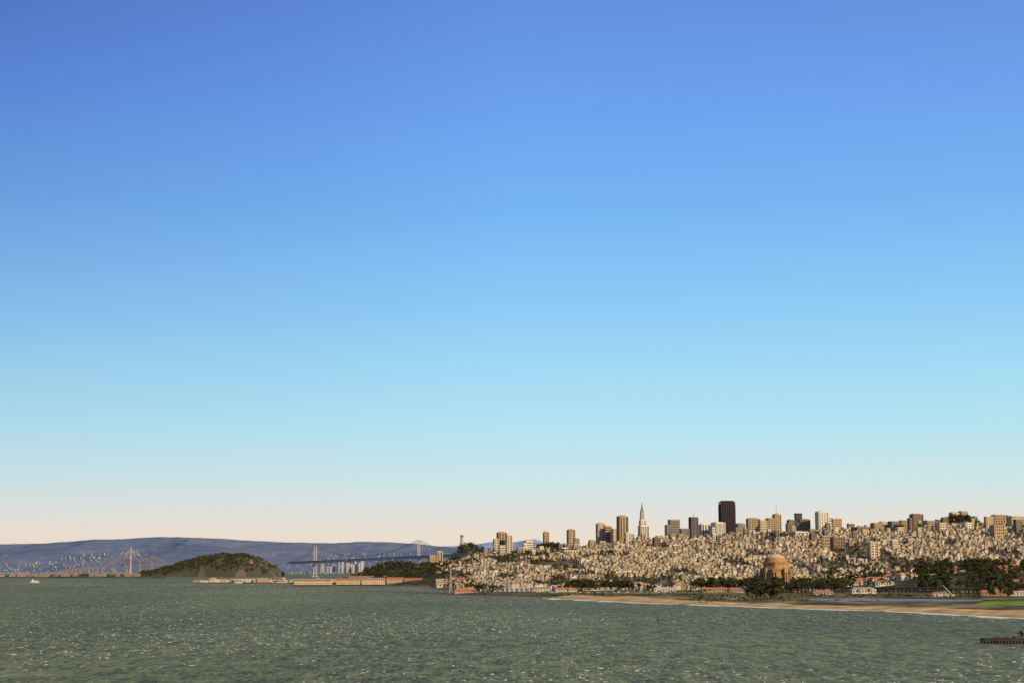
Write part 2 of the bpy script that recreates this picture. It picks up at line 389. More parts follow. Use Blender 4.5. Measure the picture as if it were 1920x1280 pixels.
# ---------------------------------------------------------------- city houses
palette=[(.57,.43,.235),(.64,.51,.30),(.51,.365,.20),(.68,.57,.375),(.41,.285,.16),(.57,.43,.265),(.34,.23,.13),(.59,.45,.245),(.72,.63,.44),(.28,.195,.115),(.47,.39,.27)]
pnames=['sand coloured','cream','tan','pale cream','brown','warm beige','dark brown','yellow stucco','off-white','weathered brown','grey']
roofs=[(.26,.195,.13),(.33,.25,.165),(.20,.15,.10),(.38,.30,.20),(.30,.13,.065)]
WIN=(.10,.078,.055)
def house_geo(gw,gr,x,y,z,a,w,dp,h,col,rc,rt,base=6,wn=True):
    ca,sa=math.cos(a),math.sin(a)
    def T(px,py,zz): return (x+px*ca-py*sa,y+px*sa+py*ca,zz)
    gw.box(x,y,z-base,z+h,w,dp,a,col,top=rc)
    if wn:
        nf=max(2,int(h/3.4)); nc=2 if w<12 else int(w/4.5)
        for f in range(nf):
            z0=z+1.2+f*(h-1)/nf; z1=z0+1.45
            for c in range(nc):
                xc=-w/2+w*(c+.5)/nc; q=w/nc*.22
                gw.face([T(xc-q,-dp/2-.06,z0),T(xc+q,-dp/2-.06,z0),T(xc+q,-dp/2-.06,z1),T(xc-q,-dp/2-.06,z1)],WIN)
            for sx in(-1,1):
                for yy in(-dp*.22,dp*.22):
                    pts=[T(sx*(w/2+.06),yy-.7,z0),T(sx*(w/2+.06),yy+.7,z0),T(sx*(w/2+.06),yy+.7,z1),T(sx*(w/2+.06),yy-.7,z1)]
                    gw.face(pts if sx>0 else pts[::-1],WIN)
    if rt==0:
        gr.box(x,y,z+h+.02,z+h+.7,w+.3,dp+.3,a,tuple(k*.92 for k in col),top=rc,bottom=True)
    elif rt==1: gr.gable(x,y,z+h+.02,w*.28+1,w,dp,a,rc,col)
    else: gr.gable(x,y,z+h+.02,w*.22+1.2,w,dp,a,rc,col,hip=min(w,dp)*.4)
GA=.30; ca,sa=math.cos(GA),math.sin(GA)
def parkn(X,Y): return fbm(np.asarray(X)/80.+9,np.asarray(Y)/190.+4,4)
cand=[]
BW,BD=110,64
for i in range(-22,46):
    for j in range(20,102):
        for row,off in((0,9),(1,36)):
            px_=i*BW+8
            while px_<i*BW+BW-8:
                w=random.uniform(5.0,7.4)
                if random.random()<.07: w*=random.uniform(1.4,2.0)
                lx=px_+w/2; ly=j*BD+off+random.uniform(-1.5,1.5); px_+=w+random.choice([.3,.3,.6,3.5])
                X=lx*ca-ly*sa; Y=lx*sa+ly*ca
                if Y<3050 or Y>5350: continue
                u=960+KX*X/Y
                if u<790 or u>2010: continue
                if u<880 and random.random()<(880-u)/130.: continue
                ys_=np.interp(u,[790,830,860,1000,1170,1185,1420,1440,1520,1650,1920,2100],[4850,3900,3450,3330,3250,3120,3120,3400,3560,3800,3930,3950])
                if Y<ys_+random.uniform(-60,60): continue
                if ((u-1028)/26)**2+((Y-5200)/90)**2<1 or ((u-1800)/30)**2+((Y-4940)/70)**2<1: continue
                if random.random()<.07: continue
                cand.append((X,Y,w))
cx=np.array([c[0] for c in cand]);cy=np.array([c[1] for c in cand]); cz=ground(cx,cy); pk=parkn(cx,cy)
TH=np.quantile(pk,.73)
cand=[(c[0],c[1],z,c[2]) for c,z,p in zip(cand,cz,pk) if z>2 and p<TH]
cand.sort(key=lambda c:c[1])
def hh(Y,w):
    h=random.choice([4.5,5.5,6.2,6.8,7.5,8.5])
    if Y>4000 and random.random()<.08: h=random.uniform(10,15)
    if w>9: h+=random.uniform(1,4)
    return h
# nearest: individual houses
protos=[]
for i in range(22):
    ci=i%11; rt=[0,0,1,2][i%4]; w=[5.8,6.6,7.6][i%3]; h=[5.5,6.5,7.5,8][i%4]
    gw=Geo();gr=Geo(); rc=roofs[(i*3)%5]
    house_geo(gw,gr,0,0,0,0,w,11,h,palette[ci],rc,rt)
    lab=f"{pnames[ci]} row house with {'flat parapet' if rt==0 else 'pitched' if rt==1 else 'hipped'} roof"
    protos.append((gw.mesh('wall',M_paint),gr.mesh('roof',M_paint),lab))
NI=290
for (X,Y,z,w) in cand[:NI]:
    a,b_,lab=random.choice(protos)
    thing('house',lab+" on a city slope",'house',[('wall',a),('roof',b_)],(X,Y,z),GA+random.choice([0,0,0,math.pi/2]) ,group='row houses on the city slope')
gw=Geo();gr=gw
for (X,Y,z,w) in cand[NI:]:
    col=random.choice(palette); k=random.uniform(.75,1.1); col=tuple(min(.85,q*k) for q in col)
    house_geo(gw,gr,X,Y,z,GA+random.uniform(-.03,.03),w,random.uniform(8,12),hh(Y,w),col,random.choice(roofs[:4] if random.random()<.88 else roofs),random.choice([0,0,0,1,2]))
link('row_houses',gw.mesh('row_houses',M_paint),kind='stuff',label='dense cream and tan row houses covering the city hills',category='houses')
print('houses',len(cand))
# city trees
n=16000; dd=rng.uniform(3200,5300,n); uu=rng.uniform(800,2000,n); xx=bx(uu,dd)
pk=parkn(xx,dd); keep=((pk>TH)&(rng.random(n)<.65))|(rng.random(n)<.14); dd=dd[keep];uu=uu[keep]; xx=xx[keep]; zz=ground(xx,dd)
for x,y,z,u in zip(xx,dd,zz,uu):
    if z>2.5: stuff.append((x,y,z,random.uniform(7,14),random.choice([0,4,3,5])))

# island trees
for _ in range(1300):
    u=random.uniform(275,518); y=9000+random.uniform(-320,60); x=bx(u,9000); z=yh(x,y)
    if z>3 and (u<465 or random.random()<.4): stuff.append((x,y,z-6,random.uniform(12,24),random.choice([0,4,6])))
for _ in range(420):
    u=random.uniform(-200,280); y=7700+random.uniform(-180,100); x=bx(u,7700)
    if vnoise(u/14.,3.3)>.42: stuff.append((x,y,8,random.uniform(7,15),random.choice([0,4,3])))
# place trees
trees.sort(key=lambda t:-t[3]/t[1])
lb={'round':'dark bushy evergreen tree with rounded crown','cone':'dark conical pine tree','flat':'wide flat-topped cypress tree','tall':'tall eucalyptus with open crown'}
for t in trees[:290]:
    me,tr,s=PT[t[4]]
    e=thing('tree',lb[s]+(' on the beach' if t[1]<2200 else ' among parkland trees'),'tree',[('crown',me),('trunk',tr)],(t[0],t[1],t[2]),random.uniform(0,6.28),group='trees in the waterfront parkland')
    e.scale=(t[3]*random.uniform(.85,1.3),)*2+(t[3],)
stuff+=trees[290:]
Vs=[];Cs=[]
for (x,y,z,h,k) in stuff:
    V,Cc=LOW[k]; a=random.uniform(0,6.28); c,s=math.cos(a),math.sin(a); w=h*random.uniform(.9,1.4)*(1.8 if h<5 else 1)
    P=np.stack([(V[:,0]*c-V[:,1]*s)*w+x,(V[:,0]*s+V[:,1]*c)*w+y,V[:,2]*h*1.05+z-h*(.35 if h<5 else .12)],-1)
    Vs.append(P);Cs.append(Cc*random.uniform(.7,1.25)*(1.15 if y>7000 else 1))
link('woodland',tri_mesh('woodland',np.concatenate(Vs),np.concatenate(Cs),M_leaf),kind='stuff',label='dark trees filling the hills and city gardens',category='trees')
print('trees',len(trees),len(stuff))

# ---------------------------------------------------------------- towers
def tower(name,label,cat,u0,u1,vtop,d,col,A=.33,fh=7.5,ph=7.,fb=.5,style='grid',glass=(.085,.07,.052),group=None,crownbox=True,aspect=.75,base=None,steps=None):
    Wp=(u1-u0)*d/KX; w=Wp/(math.cos(A)+aspect*abs(math.sin(A))); dp=w*aspect
    x=bx((u0+u1)/2,d); z0=gz(x,d) if base is None else base
    zt=zh(vtop,d)-z0; hgt=zt*(0.96 if crownbox else 1)
    gw=Geo();gg=Geo()
    gg.box(0,0,-14,hgt-.5,w-1.6,dp-1.6,0,glass)
    if style in('grid','bands'):
        nf=max(2,int(hgt/fh))
        for i in range(nf+1):
            zz=i*hgt/nf; t=hgt/nf*fb
            gw.box(0,0,max(zz-t/2,-14),min(zz+t/2,hgt),w,dp,0,col,bottom=True)
    gw.box(0,0,-14,3,w,dp,0,col); gw.box(0,0,hgt-2.5,hgt+.8,w+.5,dp+.5,0,col,top=tuple(c*.5 for c in col),bottom=True)
    if style in('grid','piers'):
        nx=max(2,int(w/ph)); ny=max(2,int(dp/ph)); pw=w/nx*(.42 if style=='grid' else .5)
        for i in range(nx+1):
            for sy in(-1,1): gw.box(-w/2+w*i/nx,sy*(dp/2-.2),-14,hgt-1,pw,1.2,0,col)
        for i in range(ny+1):
            for sx in(-1,1): gw.box(sx*(w/2-.2),-dp/2+dp*i/ny,-14,hgt-1,1.3,pw,0,col)
    if crownbox:
        gw.box(w*.05,0,hgt+.7,zt,w*.5,dp*.5,0,tuple(c*.85 for c in col))
        gw.box(-w*.33,dp*.2,hgt+.7,hgt+2.5,w*.15,dp*.2,0,tuple(c*.6 for c in col))
    if steps: # lower wing beside the shaft
        sx=1 if steps>0 else -1
        gw.box(sx*w*.62,-dp*.05,-14,hgt*abs(steps),w*.45,dp*.8,0,tuple(c*.95 for c in col))
        for k in range(max(2,int(hgt*abs(steps)/8))): 
            zz=6+k*8
            if zz+3<hgt*abs(steps): gg.box(sx*w*.62,-dp*.05,zz,zz+3,w*.45+.3,dp*.8+.3,0,glass,bottom=True)
    return thing(name,label,cat,[('wall',gw.mesh('wall',M_paint)),('window_glass',gg.mesh('window_glass',M_glass))],(x,d,z0),A,group=group)
cr_=(.58,.45,.26);wh=(.70,.61,.44);tn=(.43,.30,.17);br=(.26,.175,.11);gy=(.28,.235,.18);dk=(.10,.075,.07)
T=[ # u0,u1,vtop,d,col,style,fh,ph
(925,935,1009,5100,cr_,'grid'),(932,950,996,5150,tn,'piers'),(949,960,1003,5120,cr_,'grid'),(983,1000,1013,5100,wh,'bands'),
(1064,1078,991,5300,tn,'grid'),(1119,1134,979,5400,cr_,'grid'),(1133,1148,985,5380,tn,'bands'),(1146,1158,990,5360,cr_,'grid'),
(1158,1178,965,5300,tn,'piers'),(1253,1276,974,5700,gy,'bands'),(1276,1293,990,5600,gy,'grid'),(1293,1310,969,6100,(.17,.14,.12),'piers'),
(1313,1332,981,5500,wh,'piers'),(1335,1361,978,5450,wh,'piers'),(1381,1398,980,5800,gy,'grid'),(1402,1425,970,5500,tn,'grid'),
(1424,1440,974,5300,cr_,'grid'),(1438,1455,970,5350,tn,'grid'),(1478,1492,973,5300,gy,'grid'),(1492,1506,962,5500,dk,'bands'),(1500,1520,972,5250,br,'grid'),
(1532,1555,957,5200,wh,'grid'),(1557,1580,972,5300,tn,'grid'),(1590,1605,981,5200,gy,'bands'),(1636,1655,980,5000,tn,'grid'),(1650,1672,977,5080,cr_,'grid'),(1668,1690,977,5050,br,'grid'),(1690,1706,975,5060,tn,'grid'),
(1710,1733,962,5000,br,'grid'),(1680,1698,988,4850,cr_,'grid'),(1735,1757,975,4900,tn,'grid'),(1757,1778,980,4700,cr_,'grid'),(1784,1802,959,5150,cr_,'grid'),(1800,1818,957,5170,tn,'grid'),
(1808,1826,979,4750,wh,'grid'),(1850,1866,968,4800,cr_,'grid'),(1864,1892,964,4850,tn,'grid'),(1893,1922,967,4800,cr_,'grid'),(1540,1562,1003,4350,tn,'grid'),
(1560,1584,1006,4300,br,'grid'),(1628,1646,1016,4150,cr_,'grid'),(1254,1276,1021,4500,wh,'bands'),(1052,1084,1031,4500,cr_,'grid'),(820,829,1033,5000,cr_,'piers'),
(803,818,1040,5100,tn,'grid'),(1860,1885,983,4500,tn,'grid'),(1488,1515,996,4700,wh,'grid'),(1330,1350,1000,4900,tn,'grid'),(1195,1212,1005,5000,cr_,'grid'),(1600,1632,988,4900,br,'grid')]
dsc={cr_:'cream',wh:'white',tn:'tan',br:'brown brick',gy:'grey',dk:'dark'}
ra=random.Random(21)
for t in T:
    nm=dsc.get(t[4],'dark grey'); tall=t[2]<1000 and t[3]>5000
    tower('skyscraper' if tall else 'apartment_building',f"{nm} {'high-rise tower' if tall else 'apartment block'} with {'vertical piers' if t[5]=='piers' else 'banded windows' if t[5]=='bands' else 'gridded windows'} on the hill",'skyscraper' if tall else 'apartment building',t[0],t[1],t[2],t[3],t[4],style=t[5],
      A=ra.choice([.33,.33,.28,.45,.15]),aspect=ra.choice([.6,.75,.9]),fh=ra.choice([5.5,6.5,7.5]),ph=ra.choice([5.5,7,8]),crownbox=ra.random()<.7,steps=ra.choice([None,None,.6,.75,-.55,-.8]) if (t[1]-t[0])>12 else None)
# random mid-rise
for i in range(180):
    u=random.uniform(1085,1985); d=random.uniform(4400,5300)
    if i>105: d=random.uniform(4950,5350)
    if random.random()<.15: u=random.uniform(905,1085); d=random.uniform(4700,5200)
    x=bx(u,d); z=gz(x,d); h=random.uniform(12,24) if random.random()<.75 else random.uniform(24,38)
    if ((u-1028)/22)**2<1 or ((u-1800)/30)**2+((d-4940)/90)**2<1: continue
    w=random.uniform(6,14); col=random.choice([cr_,wh,tn,tn,br,gy,cr_]); k=random.uniform(.8,1.0)
    tower('apartment_building',dsc[col]+' mid-rise apartment block among row houses','apartment building',u-w/2,u+w/2,1065-(z+h-H)*KY/d,d,tuple(min(.85,c*k) for c in col),A=GA,fh=4.6,ph=5.5,style=random.choice(['grid','grid','bands']),group='mid-rise apartment blocks on the hills',crownbox=random.random()<.6)
# dark granite tower with faceted bays
d=5900; w=(1380-1350)*d/KX; x=bx(1365,d); z0=gz(x,d); zt=zh(938,d)-z0
gw=Geo();gg=Geo(); gg.box(0,0,-10,zt-3,w*.93,w*.62,0,(.03,.022,.025))
nb=9
for i in range(nb):
    for sy in(-1,1): gw.box(-w*.46+w*.92*(i+.5)/nb,sy*w*.31,-10,zt-(14 if i in(0,nb-1) else 0)-(5 if i in(1,nb-2) else 0),w/nb*.55,3,0.0,(.06,.04,.042))
for i in range(6):
    for sx in(-1,1): gw.box(sx*w*.465,-w*.3+w*.6*(i+.5)/6,-10,zt-14,3,w*.06,0,(.06,.04,.042))
gw.box(0,0,zt-4,zt,w*.75,w*.6,0,(.06,.04,.04),bottom=True)
thing('skyscraper','very dark reddish granite tower with flat top','skyscraper',[('wall',gw.mesh('wall',M_paint)),('window_glass',gg.mesh('window_glass',M_glass))],(x,d,z0),.08)
# pyramid tower
d=6000; x=bx(1205,d); z0=gz(x,d); zt=zh(939,d)-z0; W=40
gw=Geo();gg=Geo();gs=Geo()
gg.box(0,0,-5,zt*.8,W-1,W-1,0,(.16,.13,.10),tw=.21)
nf=42
for i in range(nf):
    z=i/nf*zt*.8; k=1-.985*z/zt
    gw.box(0,0,z,z+zt*.8/nf*.7,W*k,W*k,0,(.46,.37,.26),bottom=True,tw=1-.02)
gs.box(0,0,zt*.79,zt,W*.215,W*.215,0,(.24,.19,.16),tw=.03)
for sx in(-1,1): gw.box(sx*W*.17,0,zt*.5,zt*.84,W*.10,W*.16,0,(.36,.28,.2),tw=.2)
thing('pyramid_skyscraper','tall slender pyramid tower with pointed spire','skyscraper',[('wall',gw.mesh('wall',M_paint)),('window_glass',gg.mesh('window_glass',M_glass)),('spire',gs.mesh('spire',M_paint))],(x,d,z0),.2)
# stepped white tower before the pyramid
tower('skyscraper','bright cream stepped apartment tower','skyscraper',1198,1217,985,5300,wh,style='piers',crownbox=False)
tower('skyscraper','narrow cream tower with stepped top','skyscraper',1200,1212,973,5350,wh,style='grid')
# hotel with flagpole
d=5450; tower('hotel_building','tan hotel tower with mansard and flagpole','hotel',1451,1466,962,d,tn,style='grid')
def pole(u,v,d,len_,r,label,name='flagpole',col=(.6,.3,.25)):
    g=Geo(); z=zh(v,d); g.beam((0,0,-len_),(0,0,0),r,col,r*.4,6); g.beam((0,0,-len_),(0,0,-len_*.8),r*2,col,r*1.5,6); g.box(0,0,-.5,.6,r*2.4,r*2.4,0,col,bottom=True)
    link(name,g.mesh(name,M_paint),label=label,category='mast').location=(bx(u,d),d,z)
pole(1458,944,5450,34,.9,'red and white mast on a hotel roof')
pole(1302,961,6100,20,1.0,'thin antenna on a dark tower roof','antenna',(.2,.15,.12))
tower('apartment_building','slim tan tower rising from wooded hilltop','apartment building',1019,1029,996,5200,tn,style='grid')
pole(1024,989,5200,14,.8,'thin antenna on a hilltop tower','antenna',(.4,.3,.22))
# round hilltop tower
d=6300; g=Geo(); x=bx(866,d); zt=zh(1002,d); z0=gz(x,d); Hh=zt-z0
g.lathe([(6.5,-4),(6,Hh*.82),(6.6,Hh*.83),(6.6,Hh)],20,(.50,.38,.24))
g2=Geo()
for i in range(10):
    t=2*math.pi*i/10; g2.box(6.62*math.cos(t),6.62*math.sin(t),Hh*.85,Hh*.96,.25,2.2,t,(.06,.05,.04),bottom=True)
g.box(0,0,-4,6,22,22,.3,(.5,.4,.28))
thing('observation_tower','fluted cylindrical observation tower on wooded hill','tower',[('shaft',g.mesh('shaft',M_paint)),('arch_openings',g2.mesh('arch_openings',M_paint))],(x,d,z0))

# ---------------------------------------------------------------- domed rotunda
d=3000; x=bx(1454,d); z0=gz(x,d)-.5; zt=zh(1038,d)-z0; R=24
oc=(.40,.225,.085); oc2=(.29,.165,.065)
gb_=Geo(); gd=Geo(); gc=Geo(); ge=Geo()
Hb=zt*.56
for i in range(8):
    t=math.pi*(i+.5)/4+.2; t2=t+math.pi/4
    p=Vector((R*math.cos(t),R*math.sin(t),0)); q=Vector((R*math.cos(t2),R*math.sin(t2),0))
    gb_.box(p.x*.97,p.y*.97,-2,Hb,6.5,6.5,t,oc2)
    n=12; mid=(p+q)/2; ax=(q-p).normalized(); half=(q-p).length/2; aw=half*.62; spring=Hb*.5
    for sgn in(-1,1):
        for k in range(n):
            a0=math.pi/2*k/n; a1=math.pi/2*(k+1)/n
            xa,xb=aw*math.cos(a0),aw*math.cos(a1); za,zb=spring+aw*math.sin(a0),spring+aw*math.sin(a1)
            f=[mid+ax*sgn*xa+Vector((0,0,za)),mid+ax*sgn*xb+Vector((0,0,zb)),mid+ax*sgn*xb+Vector((0,0,Hb)),mid+ax*sgn*xa+Vector((0,0,Hb))]
            gb_.face([tuple(v) for v in f],oc)
        f=[mid+ax*sgn*half,mid+ax*sgn*aw,mid+ax*sgn*aw+Vector((0,0,Hb)),mid+ax*sgn*half+Vector((0,0,Hb))]
        gb_.face([tuple(v) for v in f],oc)
    for o in(-.09,.09):
        cxp,cyp=(R+4)*math.cos(t+o),(R+4)*math.sin(t+o)
        gc.lathe([(1.7,-2),(1.7,1),(1.3,1.5),(1.15,Hb*.83),(1.8,Hb*.9)],10,(.42,.26,.12),cxp,cyp)
    gb_.box((R+3.0)*math.cos(t),(R+3.0)*math.sin(t),Hb*.9,Hb*1.12,4,9,t,oc)
ge.lathe([(R+.5,Hb),(R+1.6,Hb+.8),(R+1.6,Hb+2.2),(R-.5,Hb+2.4),(R-1,Hb+2.5),(R-1,zt*.74),(R+.3,zt*.75),(R+.3,zt*.775),(R-2.5,zt*.78)],8,oc,rot=.2+math.pi/8)
prof_=[(R-3.0,zt*.775),(R-3.0,zt*.80),(R-3.6,zt*.802)]
for k in range(0,11):
    a=math.pi/2*k/11; prof_.append(((R-4)*math.cos(a),zt*.80+(zt*.2)*math.sin(a)))
cols=[oc2,oc2]+[(.40,.215,.08)]*5+[(.50,.37,.22)]*7
gd.lathe(prof_,32,cols)
thing('domed_rotunda','ochre classical domed rotunda with arches and columns among trees','rotunda',[('arcade',gb_.mesh('arcade',M_paint)),('column_ring',gc.mesh('column_ring',M_paint)),('entablature',ge.mesh('entablature',M_paint)),('dome',gd.mesh('dome',M_paint,True))],(x,d,z0))

# ---------------------------------------------------------------- long low buildings
def hall(name,label,cat,uc,d,L,W,h,rot,wc,rc,z=None,rh=None,win=True,group=None,hip=0,chim=False):
    x=bx(uc,d); z=gz(x,d) if z is None else z
    gw=Geo();gr=Geo(); gw.box(0,0,-5,h,L,W,0,wc)
    if win:
        nf=max(1,int(h/4)); n=max(3,int(L/5))
        for f in range(nf):
            z0=h*(f+.3)/nf; z1=h*(f+.75)/nf
            for i in range(n):
                xc=-L/2+L*(i+.5)/n; q=L/n*.26
                for sy in(-1,1):
                    p=[(xc-q,sy*(W/2+.07),z0),(xc+q,sy*(W/2+.07),z0),(xc+q,sy*(W/2+.07),z1),(xc-q,sy*(W/2+.07),z1)]
                    gw.face(p if sy<0 else p[::-1],WIN)
            for sx in(-1,1):
                for yy in(-W*.25,W*.25):
                    p=[(sx*(L/2+.07),yy-1.2,z0),(sx*(L/2+.07),yy+1.2,z0),(sx*(L/2+.07),yy+1.2,z1),(sx*(L/2+.07),yy-1.2,z1)]
                    gw.face(p if sx>0 else p[::-1],WIN)
    gr.gable(0,0,h+.02,rh or W*.22,L,W,0,rc,wc,over=.7,hip=hip)
    parts=[('wall',gw.mesh('wall',M_paint)),('roof',gr.mesh('roof',M_paint))]
    if chim:
        gc=Geo(); gc.box(L*.25,W*.1,h,h+(rh or W*.22)+2,1.6,1.6,0,(.4,.2,.12)); parts.append(('chimney',gc.mesh('chimney',M_paint)))
    return thing(name,label,cat,parts,(x,d,z),rot,group=group)
red=(.42,.14,.05); rb=(.32,.155,.08)
# wharf sheds on piers
for u0,u1,d,h,wc,rc in((553,622,4150,11,(.60,.46,.26),(.30,.20,.13)),(632,676,4200,12,(.60,.44,.25),rb),(680,722,4205,13,(.62,.46,.27),(.30,.2,.13)),(726,756,4225,14,(.55,.37,.24),red),(759,792,4235,12,(.55,.37,.24),red),(655,700,4330,17,(.50,.37,.23),rb),(720,790,4335,18,(.50,.37,.23),(.28,.17,.1))):
    L=(u1-u0)*d/KX; hall('pier_shed','long cream pier shed with low pitched roof on the wharf','pier shed',(u0+u1)/2,d,L,34,h,.02,wc,rc,z=3.5,win=True,rh=4.5,group='wharf sheds at the fort')
def wharf(u0,u1,d,dep,z,label,col=(.16,.12,.09)):
    L=(u1-u0)*d/KX; gd=Geo();gp=Geo(); gd.box(0,0,z-1.2,z,L,dep,0,col,bottom=True,top=(.28,.24,.2))
    n=int(L/9)
    for i in range(n+1):
        for yy in(-dep/2+.8,dep/2-.8): gp.beam((-L/2+.6+(L-1.2)*i/n,yy,-4),(-L/2+.6+(L-1.2)*i/n,yy,z-1.2),.6,(.08,.06,.045),n=6)
    return thing('wharf',label,'pier',[('deck',gd.mesh('deck',M_paint)),('pilings',gp.mesh('pilings',M_paint))],(bx((u0+u1)/2,d),d,0))
wharf(548,626,4150,60,3.4,'timber wharf carrying a cream shed'); wharf(628,795,4210,70,3.4,'long timber wharf carrying cream sheds')
wharf(330,545,4560,10,2.5,'long thin curved breakwater pier on piles',(.30,.24,.18)); wharf(362,640,4900,70,3.4,'wide wharf with pale sheds')
rr=random.Random(5)
for k in range(46):
    u=rr.uniform(366,634); d=4900+rr.uniform(-28,30); c=rr.choice([wh,cr_,tn,cr_,(.62,.56,.45)])
    hall('harbour_building','small pale building crowded on the harbour wharf','harbour building',u,d,rr.uniform(9,34),rr.uniform(9,18),rr.uniform(4,12),rr.uniform(-.3,.3),c,rr.choice([(.40,.32,.22),(.5,.42,.32),rb,(.2,.15,.1)]),z=3.5,rh=2.2,group='harbour buildings on the far wharf')
for i in range(34):
    d=random.uniform(4650,5400); u=random.uniform(640,850)
    if i>20: d=random.uniform(3350,4100); u=random.uniform(802,900)
    z=gz(bx(u,d),d)
    if z<1: continue
    hall('warehouse','low tan warehouse on the waterfront','warehouse',u,d,random.uniform(20,45),20,random.uniform(6,11),.2,random.choice([cr_,tn,wh]),random.choice(roofs),group='waterfront warehouses')
# island buildings
for i in range(26):
    u=random.uniform(-60,285); d=7700+random.uniform(-190,-60)
    hall('island_warehouse','low pale warehouse on the flat island','warehouse',u,d,random.uniform(25,80),24,random.uniform(5,11),random.uniform(-.2,.2),random.choice([(.30,.22,.15),(.38,.3,.21),(.22,.17,.13)]),random.choice([(.25,.18,.13),(.3,.18,.11)]),z=8,win=False,group='warehouses on the flat island')
for u,v in((470,1056),(488,1052),(500,1066)):
    y=8800; hall('island_house','pale house on the island slope','house',u,y,18,10,6,.3,tn,rb,z=yh(bx(u,y),y)-1,win=False,group='houses on the island slope')
# parkland halls and barracks
W_=(.64,.56,.40)
hall('waterfront_clubhouse','long low clubhouse with bright orange-red roof','clubhouse',872,2840,38,15,4.5,.1,(.45,.3,.2),(.50,.15,.05),rh=3.5,hip=5)
B=[(1617,2630,40,14,7,.05,W_,(.40,.27,.19)),(1640,3110,42,16,9,.1,W_,red),(1674,3090,36,16,10,-.3,W_,red),(1696,3070,32,14,10,.5,W_,(.55,.2,.07)),(1626,3170,50,15,9,.1,(.5,.35,.25),red),
(1655,2900,36,14,7,.2,W_,rb),(1395,2860,60,14,5,.1,(.35,.25,.17),rb),(1340,2880,50,14,5,.1,(.4,.3,.2),red),(1120,3080,60,16,6,.1,(.6,.5,.4),rb),
(1850,3150,60,15,11,.1,(.45,.25,.17),red),(1890,3100,44,15,11,.15,(.5,.3,.2),red),(1910,2760,40,15,8,.1,W_,red),(1790,3230,40,14,9,.2,(.5,.33,.22),red),(1750,3300,44,14,9,.1,W_,rb),
(1905,3350,60,14,14,.1,(.5,.35,.25),red),(1840,3400,50,14,14,.1,(.5,.35,.25),red),(1700,3200,40,14,8,.1,W_,red),(1590,3150,36,14,8,.1,W_,rb),(1860,2600,40,12,6,.1,(.3,.22,.16),(.25,.15,.1)),(1906,2480,30,12,5,.1,W_,(.4,.32,.26)),
(1245,2930,40,12,5,.1,W_,(.4,.36,.32)),(1060,2900,40,12,5,.15,(.55,.42,.3),rb),(1015,2960,36,12,5,.1,W_,rb),(1520,2880,70,14,6,.05,(.35,.24,.17),(.2,.13,.1)),
(1860,2480,44,13,6,.1,(.35,.2,.12),red),(1760,2450,26,10,4,.0,W_,rb),(1540,2560,34,12,5,.1,(.4,.28,.18),rb)]
for i,(u,d,L,W,h,r,wc,rc) in enumerate(B):
    nm='white' if wc==W_ else 'brown'; rn='red-tiled' if rc==red else 'brown'
    hall('barracks_building',f'{nm} barracks building with {rn} hipped roof beside trees','barracks',u,d,L,W,h,r,wc,rc,hip=W*.4,chim=True)

# ---------------------------------------------------------------- viaduct
p0=Vector((bx(1470,2830),2830,0)); p1=Vector((bx(1860,2560),2560,0)); ang=math.atan2((p1-p0).y,(p1-p0).x); Lv=(p1-p0).length
e=thing('viaduct','long low dark elevated road viaduct on columns','viaduct',[],tuple(p0),ang)
g=Geo(); g.box(Lv/2,0,11.5,13.2,Lv,18,0,(.14,.10,.08),bottom=True,top=(.06,.06,.06)); g.box(Lv/2,-8.8,13.2,14.2,Lv,.4,0,(.26,.2,.15)); g.box(Lv/2,8.8,13.2,14.2,Lv,.4,0,(.26,.2,.15))
link('deck',g.mesh('deck',M_paint),parent=e)
g=Geo(); g.box(0,-6,-6,10.3,1.6,1.6,0,(.17,.12,.09)); g.box(0,6,-6,10.3,1.6,1.6,0,(.17,.12,.09)); g.box(0,0,10.3,11.5,2.2,16,0,(.17,.12,.09),bottom=True); cm=g.mesh('support_frame',M_paint)
n=int(Lv/15)
for i in range(n+1):
    o=link('support_frame',cm,parent=e); o.location=(i*Lv/n,0,0)

# ---------------------------------------------------------------- suspension bridge
grey=(.27,.255,.25)
T1=Vector((bx(591,8500),8500,0));T2=Vector((bx(785,6450),6450,0))
ax=(T2-T1).normalized(); Ls=(T2-T1).length; nrm=Vector((-ax.y,ax.x,0))
bridge=thing('suspension_bridge','grey double-deck suspension bridge with tall steel towers','bridge',[])
def deckz(s): return 84+ (s/Ls)*10
zt1=zh(1022,8500); zt2=zh(1012,6450)
def btower(P,zt,s,w=13,r=3.2):
    g=Geo(); c=(.50,.44,.39)
    for k in(-1,1):
        g.beam(P+nrm*k*w+Vector((0,0,-3)),P+nrm*k*w*.85+Vector((0,0,zt)),r*1.15,c,r*.9)
    zs=[4,deckz(s)-14,deckz(s)+6,(deckz(s)+zt)/2+2,zt-2]
    for z in zs: g.beam(P-nrm*w+Vector((0,0,z)),P+nrm*w+Vector((0,0,z)),1.4,c)
    for a,b in zip(zs[:-1],zs[1:]):
        g.beam(P-nrm*w+Vector((0,0,a)),P+nrm*w+Vector((0,0,b)),.8,c); g.beam(P+nrm*w+Vector((0,0,a)),P-nrm*w+Vector((0,0,b)),.8,c)
    g.box(P.x,P.y,-3,5,34,20,0,(.4,.36,.32))
    link('tower',g.mesh('tower',M_paint),parent=bridge)
btower(T1,zt1,0,w=8,r=2.2); btower(T2,zt2,Ls,w=5.5,r=1.6)
sA,sB=-760,Ls+760
g=Geo(); gt=Geo()
def P3(s,z,off=0): q=T1+ax*s+nrm*off; return Vector((q.x,q.y,z))
st=np.linspace(sA,sB,110)
